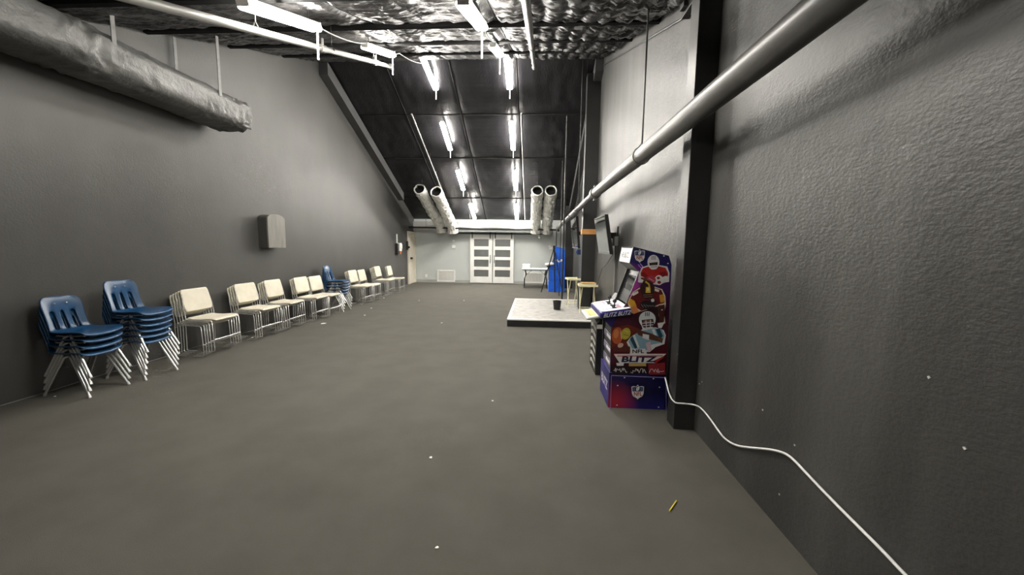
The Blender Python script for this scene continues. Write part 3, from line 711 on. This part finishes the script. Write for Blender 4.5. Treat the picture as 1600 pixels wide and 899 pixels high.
# printed artwork on the near side panel (flat print; measured on the panel plane)
def ap(u, v, lay): p = onY(930 + u / 6.423, 380 + v / 6.423, AY0); return (p.x - AX0, -.0006 - .00035 * lay, p.z)
art = MB(); amats = []; aidx = {}
def ac(rgb):
    if rgb not in aidx: aidx[rgb] = len(amats); amats.append(flat(*rgb))
    return aidx[rgb]
LAY = [0]
def pl(rgb, *pts):
    LAY[0] += 1; art.poly([ap(u, v, LAY[0]) for u, v in pts], ac(rgb))
def el(rgb, cx, cy, rx, ry, rot=0.0, n=26, a0=0, a1=2 * math.pi):
    c, s_ = math.cos(rot), math.sin(rot); full = abs(a1 - a0 - 2 * math.pi) < 1e-6
    A = [a0 + (a1 - a0) * k / (n if full else n - 1) for k in range(n)]
    pl(rgb, *[(cx + rx * math.cos(a) * c - ry * math.sin(a) * s_, cy + rx * math.cos(a) * s_ + ry * math.sin(a) * c) for a in A])
def stripe(rgb, w_, *pts):
    for (x0, y0), (x1, y1) in zip(pts[:-1], pts[1:]):
        d = math.hypot(x1 - x0, y1 - y0) or 1; nx_, ny_ = -(y1 - y0) / d * w_ / 2, (x1 - x0) / d * w_ / 2
        pl(rgb, (x0 + nx_, y0 + ny_), (x1 + nx_, y1 + ny_), (x1 - nx_, y1 - ny_), (x0 - nx_, y0 - ny_))
# light streaks near the neck
stripe((190, 120, 230), 10, (430, 215), (470, 262)); stripe((224, 170, 240), 8, (450, 205), (500, 265))
stripe((232, 226, 230), 7, (440, 285), (345, 520))
pl((176, 66, 160), (420, 400), (445, 430), (400, 470), (370, 460))
# lower background burst
pl((120, 44, 30), (165, 850), (330, 820), (460, 870), (460, 1010), (330, 1090), (165, 1060))
# --- player at the top: red jersey
pl((236, 232, 230), (438, 310), (465, 245), (530, 222), (640, 220), (722, 235), (745, 300), (740, 390), (700, 395), (640, 420), (540, 410), (470, 400), (428, 390), (432, 350))
pl((186, 40, 34), (455, 300), (478, 252), (535, 236), (640, 234), (705, 248), (730, 300), (728, 335), (660, 350), (600, 395), (540, 385), (490, 345), (458, 330))
pl((140, 24, 26), (455, 300), (490, 290), (530, 330), (500, 350), (460, 332)); pl((140, 24, 26), (640, 300), (700, 280), (728, 320), (660, 345))
pl((96, 54, 40), (455, 345), (520, 350), (530, 380), (470, 392))
el((240, 238, 236), 455, 380, 28, 16, -.2); el((240, 238, 236), 700, 350, 34, 18, -.3)
el((242, 240, 238), 638, 372, 44, 50); el((150, 28, 30), 632, 350, 16, 14); el((150, 28, 30), 640, 394, 18, 15)
el((178, 62, 84), 562, 368, 46, 38, .4); stripe((230, 190, 200), 5, (535, 352), (592, 384)); stripe((120, 30, 50), 5, (530, 378), (580, 400))
el((238, 236, 234), 582, 192, 60, 74); pl((30, 24, 24), (540, 200), (625, 190), (622, 225), (600, 238), (560, 238), (544, 225))
pl((96, 60, 46), (556, 208), (612, 202), (608, 214), (558, 219)); pl((236, 234, 232), (545, 225), (622, 220), (614, 262), (560, 266)); stripe((60, 50, 50), 5, (552, 240), (616, 236))
for q in (568, 584, 600): stripe((90, 90, 100), 6, (q, 128), (q - 2, 168))
# --- middle player: maroon and gold
pl((240, 226, 200), (322, 600), (345, 545), (375, 490), (440, 448), (560, 425), (668, 462), (700, 530), (706, 610), (690, 700), (700, 800), (660, 830), (610, 640), (440, 690), (360, 705))
pl((102, 20, 26), (332, 590), (355, 545), (384, 494), (450, 455), (560, 435), (660, 470), (690, 540), (692, 600), (640, 612), (560, 650), (460, 680), (400, 640))
pl((222, 168, 46), (320, 600), (352, 556), (392, 580), (412, 630), (368, 645)); pl((226, 140, 80), (345, 640), (410, 630), (436, 690), (380, 712))
pl((222, 160, 50), (640, 520), (682, 512), (698, 590), (650, 596))
pl((240, 232, 226), (360, 510), (425, 478), (432, 500), (378, 530)); pl((240, 232, 226), (585, 450), (640, 470), (634, 492), (582, 474))
el((52, 24, 20), 520, 462, 74, 90); stripe((206, 172, 70), 16, (500, 385), (535, 412), (545, 470)); pl((230, 196, 60), (505, 440), (548, 440), (552, 498), (502, 498)); pl((246, 238, 200), (518, 450), (536, 450), (536, 478), (516, 478))
pl((40, 18, 16), (470, 500), (575, 500), (580, 545), (520, 565), (470, 545)); stripe((150, 120, 110), 5, (478, 520), (572, 516)); stripe((150, 120, 110), 5, (480, 540), (570, 536))
el((26, 22, 26), 520, 620, 76, 46, .1); el((34, 28, 32), 575, 590, 36, 34); el((236, 230, 226), 572, 573, 17, 17)
for k in range(5): stripe((150, 146, 150), 4, (456 + k * 26, 610 + 4 * k), (480 + k * 26, 646 - 4 * k))
pl((74, 34, 28), (625, 625), (690, 615), (692, 700), (682, 790), (640, 810)); pl((238, 234, 232), (620, 800), (690, 790), (660, 850), (628, 850))
pl((56, 20, 24), (430, 690), (450, 680), (470, 720), (420, 800), (390, 770))
pl((40, 20, 22), (560, 640), (625, 632), (632, 790), (590, 780))
# --- lower player: white helmet, pale blue jersey
pl((236, 238, 240), (420, 900), (480, 850), (600, 842), (680, 870), (702, 920), (688, 1010), (600, 1040), (540, 1090), (350, 1080), (310, 990), (350, 940))
pl((146, 184, 200), (330, 985), (360, 930), (420, 895), (500, 868), (590, 850), (660, 860), (690, 925), (664, 995), (560, 1015), (520, 1072), (370, 1064))
pl((28, 74, 96), (345, 960), (368, 930), (420, 1040), (395, 1060)); pl((28, 74, 96), (600, 862), (640, 850), (672, 930), (640, 960))
pl((236, 240, 242), (372, 925), (392, 912), (440, 1040), (420, 1050)); pl((236, 240, 242), (560, 864), (586, 856), (620, 950), (600, 960))
pl((92, 56, 40), (400, 880), (440, 868), (560, 905), (664, 950), (655, 990), (560, 968), (430, 920))
pl((240, 238, 238), (470, 905), (535, 918), (532, 968), (468, 948)); pl((110, 70, 50), (610, 940), (672, 950), (664, 1000), (640, 985))
pl((226, 196, 206), (500, 1000), (548, 980), (560, 1070), (520, 1090)); 
pl((90, 34, 28), (165, 1040), (240, 1010), (345, 1035), (345, 1085), (180, 1090))
el((202, 98, 52), 218, 925, 56, 84, .12); el((226, 140, 84), 205, 905, 26, 46, .12); stripe((240, 220, 200), 6, (250, 880), (258, 960))
el((206, 192, 70), 302, 905, 46, 60, .3); stripe((236, 226, 140), 7, (280, 870), (330, 890)); stripe((140, 126, 40), 6, (278, 912), (332, 926))
el((222, 190, 176), 248, 1020, 30, 22, -.4)
el((226, 230, 232), 515, 762, 84, 82); pl((240, 242, 242), (440, 780), (468, 770), (480, 850), (520, 872), (470, 860)); pl((70, 40, 44), (458, 768), (572, 756), (584, 800), (570, 840), (490, 852), (466, 830))
pl((150, 100, 86), (480, 775), (560, 768), (552, 800), (486, 806))
for q in (0, 24, 48): stripe((232, 234, 236), 7, (464 + q * .2, 800 + q), (578 - q * .2, 790 + q))
stripe((232, 234, 236), 7, (500, 770), (506, 850)); stripe((232, 234, 236), 7, (545, 765), (545, 848))
for q in (498, 515, 532): stripe((70, 76, 90), 8, (q, 690), (q - 3, 728))
# --- title: NFL / BLITZ with wing banner
pl((214, 60, 54), (178, 1100), (705, 1098), (690, 1120), (195, 1122)); pl((240, 238, 236), (180, 1107), (700, 1105), (600, 1195), (238, 1195))
stripe((200, 50, 50), 8, (215, 1126), (668, 1122)); pl((238, 236, 234), (348, 1052), (492, 1052), (512, 1106), (338, 1106))
pl((176, 38, 44), (560, 1180), (668, 1130), (690, 1132), (600, 1198))
pl((206, 170, 96), (330, 1198), (502, 1198), (502, 1226), (330, 1226)); pl((236, 234, 236), (204, 1194), (282, 1194), (276, 1222), (210, 1222))
pl((150, 40, 50), (520, 1205), (690, 1190), (694, 1310), (530, 1310)); pl((34, 18, 26), (164, 1230), (330, 1230), (330, 1308), (164, 1308))
def at_(cu, cv):
    def fn(x, y): LL = LAY[0]; return ap(cu + x, cv - y, LL)
    return fn
LAY[0] += 1; art.text('NFL', 50, at_(420, 1080), ac((24, 24, 40)), bold=1.2, sx=1.35)
LAY[0] += 1; art.text('BLITZ', 76, at_(420, 1160), ac((24, 28, 74)), bold=3.0, sx=1.75, shear=.12)
def scribble(u0, v0, u1, v1, rgb, seed):
    rr = random.Random(seed); n = 17
    pts = [(u0 + (u1 - u0) * k / (n - 1) + rr.uniform(-6, 6), (v0 + v1) / 2 + (v1 - v0) / 2 * rr.uniform(-1, 1)) for k in range(n)]
    stripe(rgb, 5, *pts)
scribble(180, 1240, 312, 1290, (226, 222, 226), 3); scribble(345, 1240, 500, 1295, (230, 224, 220), 5); scribble(530, 1240, 668, 1290, (236, 214, 220), 8)
# the shield emblem: on the panel and on the riser
def shield(cx, cy, w_, h):
    S = [(-.5, -.36), (-.30, -.40), (-.12, -.36), (0, -.5), (.12, -.36), (.30, -.40), (.5, -.36), (.46, .12), (.36, .30), (.12, .40), (0, .5), (-.12, .40), (-.36, .30), (-.46, .12)]
    pl((238, 238, 240), *[(cx + a * w_, cy + b * h) for a, b in S])
    pl((36, 50, 104), *[(cx + a * w_ * .88, cy + b * h * .88) for a, b in S[:7]], (cx + .42 * w_, cy - .04 * h), (cx - .42 * w_, cy - .04 * h))
    el((240, 240, 242), cx, cy - .21 * h, .12 * w_, .15 * h, .5, 14); stripe((120, 60, 50), 3, (cx - .03 * w_, cy - .25 * h), (cx + .03 * w_, cy - .16 * h))
    for sx_ in (-.34, -.26, .26, .34):
        for sy_ in (-.26, -.15): el((238, 238, 240), cx + sx_ * w_, cy + sy_ * h, .02 * w_, .02 * h, n=6)
    LAY[0] += 1; art.text('NFL', .40 * h, at_(cx, cy + .135 * h), ac((178, 40, 44)), bold=1.0, sx=.95 * w_ / h)
shield(432, 128, 104, 134); shield(412, 1474, 124, 146)
for u, v in ((668, 128), (708, 202), (650, 660), (280, 1330), (212, 1408), (625, 1425), (205, 1602), (616, 1622), (565, 1340)): el((232, 232, 240), u, v, 8, 6, n=8)
stripe((170, 160, 220), 6, (150, 1308), (694, 1330)); stripe((120, 110, 190), 7, (690, 1330), (690, 1650)); stripe((150, 140, 210), 5, (150, 1308), (140, 1650))
art.build('side_artwork', amats, A1, fix=False)
mq = MB(); mf = lambda x, y: (.1575 - .0035 + y * .165, W / 2 - x, 1.50 + y)
mq.text('NFL BLITZ', .075, lambda x, y: (.155 - .002 + y * .16, W / 2 - x, 1.50 + y), 0, bold=.001, sx=.95)
mq.build('marquee_lettering', flat(40, 44, 70), A1, fix=False)
fr = MB()
for k in range(3):
    z0 = .40 + k * .125
    fr.box(.013, .0195, .05, W - .05, z0, z0 + .06, 0); fr.box(.010, .013, .07, W * .55, z0 + .015, z0 + .045, 1)
fr.build('front_artwork', [flat(96, 92, 110), flat(214, 210, 216)], A1)
rf = MB(); rf.text('BLITZ', .13, lambda x, y: (-.0015, W / 2 - x, .19 + y), 0, bold=.002)
rf.build('riser_lettering', flat(222, 214, 220), A1, fix=False)

# low cabinet behind
A2 = thing('arcade_cabinet', 'low black arcade cabinet with yellow graphics on its pale control deck, behind the tall one', 'arcade cabinet', (.765, 4.66, 0))
W2 = .50
MB().prism([(0, 0), (.52, 0), (.52, .98), (.30, .98), (.20, .80), (.0, .66)], 0, W2, 'y').build('body', M_bplast, A2, bevel=.004)
MB().hexa([(-.13, -.04, .69), (.22, -.04, .755), (.22, W2 + .04, .755), (-.13, W2 + .04, .69)], [(-.13, -.04, .725), (.22, -.04, .80), (.22, W2 + .04, .80), (-.13, W2 + .04, .725)]).build('control_deck', flat(196, 196, 190), A2, bevel=.015)
d2p = lambda x, y: (x, y, .725 + (x + .13) * (.075 / .35) + .0015)
g = MB()
for k in range(4):
    for j in range(2): g.poly([d2p(*q) for q in ((-.085 + .04 * j, .06 + k * .10), (-.05 + .04 * j, .06 + k * .10), (-.05 + .04 * j, .12 + k * .10), (-.085 + .04 * j, .12 + k * .10))], 0)
g.poly([d2p(*q) for q in ((.06, .05), (.17, .05), (.17, .42), (.06, .42))], 1)
g.build('deck_print', [flat(222, 206, 60), flat(150, 150, 152)], A2, fix=False)
MB().box(.0, .30, -.004, 0, .585, .635).build('side_badge', flat(200, 198, 192), A2)
g = MB()
for k in range(6):
    z0 = .06 + k * .095
    g.poly([(-.002, .06, z0), (-.002, .06, z0 + .05), (-.002, W2 * .5, z0 + .08), (-.002, W2 * .5, z0 + .03)][::-1], 0); g.poly([(-.002, W2 * .55, z0 + .03), (-.002, W2 * .55, z0 + .08), (-.002, W2 - .06, z0 + .05), (-.002, W2 - .06, z0)][::-1], 0)
g.build('front_print', flat(196, 194, 186), A2, fix=False)
MB().tube([(.03, .30, .75), (.03, .30, .81)], .007, 8).ball((.03, .30, .825), .02).build('joystick', M_bplast, A2)

# blue cabinet at the far right
A3 = thing('arcade_cabinet', 'bright blue arcade cabinet at the far right beside the folding table', 'arcade cabinet', (.475, 13.3, 0))
cabinet(A3, M_bluepanel, M_bluepanel, M_bluepanel, flat(232, 232, 228))
g = MB()
e3 = lambda u, v, l=0: (u, -.001 - .0004 * l, v)
g.poly([e3(.20, 1.10), (.28, -.001, 1.06), (.34, -.001, 1.02), (.42, -.001, 1.06), (.50, -.001, 1.10), (.42, -.001, 1.14), (.34, -.001, 1.10), (.28, -.001, 1.14)], 0)
g.poly([e3(.28, 1.09, 1), e3(.40, 1.09, 1), e3(.38, 1.12, 1), e3(.30, 1.12, 1)], 1)
g.build('side_emblem', [flat(226, 232, 244), flat(60, 70, 110)], A3, fix=False)

# ------------------------------------------------------------------ folding table and tripod
t = thing('folding_table', 'white folding table with dark legs in front of the right wall grille', 'table', (.02, 14.6, 0))
MB().box(-.52, .52, -.35, .35, .70, .735).build('tabletop', M_white, t, bevel=.01)
MB().box(-.50, .50, -.33, .33, .675, .699).build('apron', M_black, t)
for s_ in (-1, 1):
    for sy_ in (-1, 1):
        MB().tube([(s_ * .40, sy_ * .28, .68), (s_ * .36, sy_ * .28, .5), (s_ * .42, sy_ * .28, .35), (s_ * .42, sy_ * .28, 0)], .014, 8).build('leg', M_black, t)
    MB().tube([(s_ * .42, -.28, .22), (s_ * .42, .28, .22)], .01, 6).build('leg_brace', M_black, t)
    MB().tube([(s_ * .40, 0, .45), (s_ * .12, 0, .68)], .008, 6).build('diagonal_brace', M_black, t)
t = thing('storage_tote', 'small white box lying on the left end of the folding table', 'box', (-.34, 14.6, .736))
MB().box(-.14, .14, -.14, .14, 0, .13).build('box_body', M_white, t, bevel=.015)
MB().box(-.15, .15, -.15, .15, .13, .155).build('lid', M_white, t, bevel=.01)
t = thing('tripod_stand', 'black tripod stand with spread legs in front of the folding table', 'stand', (.64, 13.05, 0))
ap_ = Vector((-.02, 0, 1.52))
for f in ((-.42, .12, 0), (.30, -.05, 0), (.05, .17, 0)): MB().tube([ap_ * 1.0, f], .018, 8).tube([Vector(f), Vector(f) + Vector((0, 0, .03))], .024, 8).build('leg', M_black, t)
MB().box(-.06, .02, -.035, .035, 1.47, 1.60).build('head', M_black, t, bevel=.008)
MB().tube([(-.20, .06, .80), (.14, -.02, .80)], .009, 6).build('spreader', M_black, t)

# ------------------------------------------------------------------ TVs, band, conduit, right-wall bits
def tv(y0, y1, z0, z1, xt, xb, label):
    t = thing('wall_television', label, 'television', (XR, (y0 + y1) / 2, (z0 + z1) / 2))
    h = z1 - z0; w_ = (y1 - y0) / 2; d = .06
    def fx(z): return (xb + (xt - xb) * (z + h / 2) / h) - XR
    def slab(ya, yb_, za, zb, o0, o1): return MB().hexa([(fx(za) + o0, ya, za), (fx(za) + o1, ya, za), (fx(za) + o1, yb_, za), (fx(za) + o0, yb_, za)], [(fx(zb) + o0, ya, zb), (fx(zb) + o1, ya, zb), (fx(zb) + o1, yb_, zb), (fx(zb) + o0, yb_, zb)])
    slab(-w_, w_, -h / 2, h / 2, 0, d).build('case', M_bplast, t, bevel=.004)
    slab(-w_ + .02, w_ - .02, -h / 2 + .03, h / 2 - .02, -.002, -.0005).build('screen', M_screen, t)
    slab(-w_, w_, -h / 2 - .001, -h / 2 + .028, -.004, -.0005).build('lower_trim', flat(120, 120, 118), t)
    xm = fx(0) + d
    MB().box(xm, -.02, -.04, .04, -.05, .05).box(-.02, -.001, -.12, .12, -.15, .15).build('wall_mount', M_black, t)
    return t
tv(6.32, 7.42, 1.46, 2.10, 1.09, 1.20, 'black television tilted on the right wall, the nearer one')
tv(10.5, 12.1, 1.53, 2.38, 1.06, 1.14, 'large black television on the right wall beyond the taped column')
tag(MB().tube(sag([(1.38, 7.0, 1.45), (1.36, 7.9, 1.15), (1.37, 8.7, .70)], 8, .03), .006, 6).build('tv_cord', M_bplast, loc=(1.37, 7.8, 1.1)), 'thin black cord hanging from the nearer television', 'cord')
tag(MB().box(1.125, 1.36, 10.42 + .1, 10.78, 1.36, 1.50).box(1.10, 1.125, 10.55, 10.74, 1.39, 1.47, 1).build('media_box', [flat(24, 44, 84), flat(40, 60, 110)], loc=(1.3, 10.6, 1.43), bevel=.01), 'small dark blue box under the far television', 'box')
bx = MB()
zc = 1.93
bx.box(1.088, 1.41, 9.235, 9.2495, zc - .06, zc + .06).box(1.085, 1.0995, 9.235, 9.50, zc - .06, zc + .06)
tag(bx.build('cardboard_band', M_orange, loc=(1.25, 9.24, zc)), 'tan cardboard band wrapped around the far column', 'band')
t = thing('electrical_box', 'white electrical box with conduit running down the right wall', 'electrical box', (XR, 6.80, 1.68))
MB().box(-.07, 0, -.09, .09, -.08, .08).build('box_body', M_white, t, bevel=.01)
MB().box(-.078, -.07, -.05, .05, -.05, .05).build('cover_plate', flat(214, 212, 204), t, bevel=.003)
MB().tube([(-.022, 0, -.08), (-.022, .0, -1.67)], .016, 8).build('conduit', M_pipel, t)
MB().box(-.03, 0, -.03, .03, -.42, -.39).box(-.03, 0, -.03, .03, -1.2, -1.17).build('conduit_clip', M_pipel, t)
tag(MB().tube([(1.395, 3.50, 3.60), (1.395, 9.24, 5.62)], .012, 6).build('wall_cable', M_black, loc=(1.39, 6, 4.6)), 'thin black cable sloping up the top of the right wall', 'cable')
t = thing('beam_clamp', 'black bracket at top of the right wall beside the near column', 'bracket', (1.36, 3.86, 3.78))
MB().box(-.03, .049, -.13, .12, -.05, .07).build('plate', M_black, t, bevel=.006); MB().box(-.07, -.03, -.05, .05, -.02, .04).build('lug', M_black, t, bevel=.004)

# white cord on the right wall, thin cable at the foot of the left wall
cpts = [onY(1045, 605, 3.25), onY(1043, 609, 3.25), onY(1046, 616, 3.25), onY(1056, 622, 3.27)]
cpts = [Vector((1.245, 3.60, .36)), Vector((1.222, 3.47, .335)), Vector((1.218, 3.40, .28)), Vector((1.224, 3.285, .24)), Vector((1.30, 3.27, .245)), Vector((1.385, 3.24, .25))] + \
       [onX(x, y, 1.393) for x, y in ((1096, 638), (1110, 655), (1122, 673), (1133, 687), (1150, 697), (1172, 700), (1198, 702), (1220, 706), (1236, 714), (1262, 742), (1300, 782), (1340, 822), (1380, 862), (1418, 903))]
cpts += [Vector((1.393, 1.1, .36)), Vector((1.393, .5, .34))]
def smooth(pts, it=2):
    for _ in range(it):
        out = [pts[0]]
        for a, b in zip(pts[:-1], pts[1:]): out += [a.lerp(b, .25), a.lerp(b, .75)]
        out.append(pts[-1]); pts = out
    return pts
tag(MB().tube(smooth(cpts), .0068, 8).build('extension_cord', M_cord, loc=(1.39, 2.2, .3)), 'white power cord drooping along the right wall from the arcade cabinet', 'cord')
lc = [Vector((XL + .022 + .006 * math.sin(y * 3), y, .010 + .004 * math.sin(y * 5))) for y in [.5 + k * .25 for k in range(58)]]
tag(MB().tube(lc, .006, 6).build('floor_cable', M_strap, loc=(XL, 7, 0)), 'thin grey cable lying along the foot of the left wall', 'cable')
MBs = MB().tube([onZ(1050 - 4, 799, .005), onZ(1057, 783, .005)], .0045, 6)
tag(MBs.build('yellow_stick', flat(214, 196, 60), loc=(.87, 2.26, .005)), 'thin yellow stick lying on the carpet at lower right', 'stick')
scraps = [(673, 716), (505, 506), (683, 857), (565, 476), (570, 493), (605, 455), (655, 470), (600, 466), (612, 459), (86, 620), (690, 505), (580, 482), (725, 470), (770, 627)]
for k, (x, y) in enumerate(scraps):
    p = onZ(x, y, 0); n = 7; r = .012 if y > 600 else (.02 if k != 1 else .055)
    rg = [r * random.uniform(.6, 1.1) for _ in range(n)]
    b0 = [(p.x + rg[i] * math.cos(2 * math.pi * i / n), p.y + rg[i] * math.sin(2 * math.pi * i / n)) for i in range(n)]
    mb = MB().prism(b0, .0005, .006, 'z')
    where = ['on the middle of the near carpet', 'by the cream stacks, the largest scrap', 'at the bottom edge of the photo', 'near the fifth cream stack', 'out from the fourth cream stack', 'near the farthest cream stack', 'beyond the middle of the carpet', 'beside the far cream stacks', 'near the cream stacks by the door', 'under the nearest blue stack', 'in the middle of the room', 'beside the far blue stack', 'toward the back doors', 'in front of the platform'][k]
    tag(mb.build('paper_scrap', flat(226, 224, 214), loc=(p.x, p.y, 0)), 'tiny white paper scrap on the carpet ' + where, 'scrap', 'paper scraps on the carpet')
# pale paint chips on the right wall
for k, (x, y) in enumerate([(1093, 600), (1097, 597), (1192, 641), (1242, 696), (1218, 773), (1508, 701), (1452, 590)]):
    p = onX(x, y, XR); r = .006
    mb = MB().add([(XR - .003, p.y - r, p.z), (XR - .003, p.y, p.z - r), (XR - .003, p.y + r, p.z + .002), (XR - .003, p.y, p.z + r), (XR, p.y - r, p.z), (XR, p.y, p.z - r), (XR, p.y + r, p.z), (XR, p.y, p.z + r)],
                  [(0, 1, 2, 3), (0, 4, 5, 1), (1, 5, 6, 2), (2, 6, 7, 3), (3, 7, 4, 0)])
    mb.build('paint_chip', flat(200, 198, 192), wr)
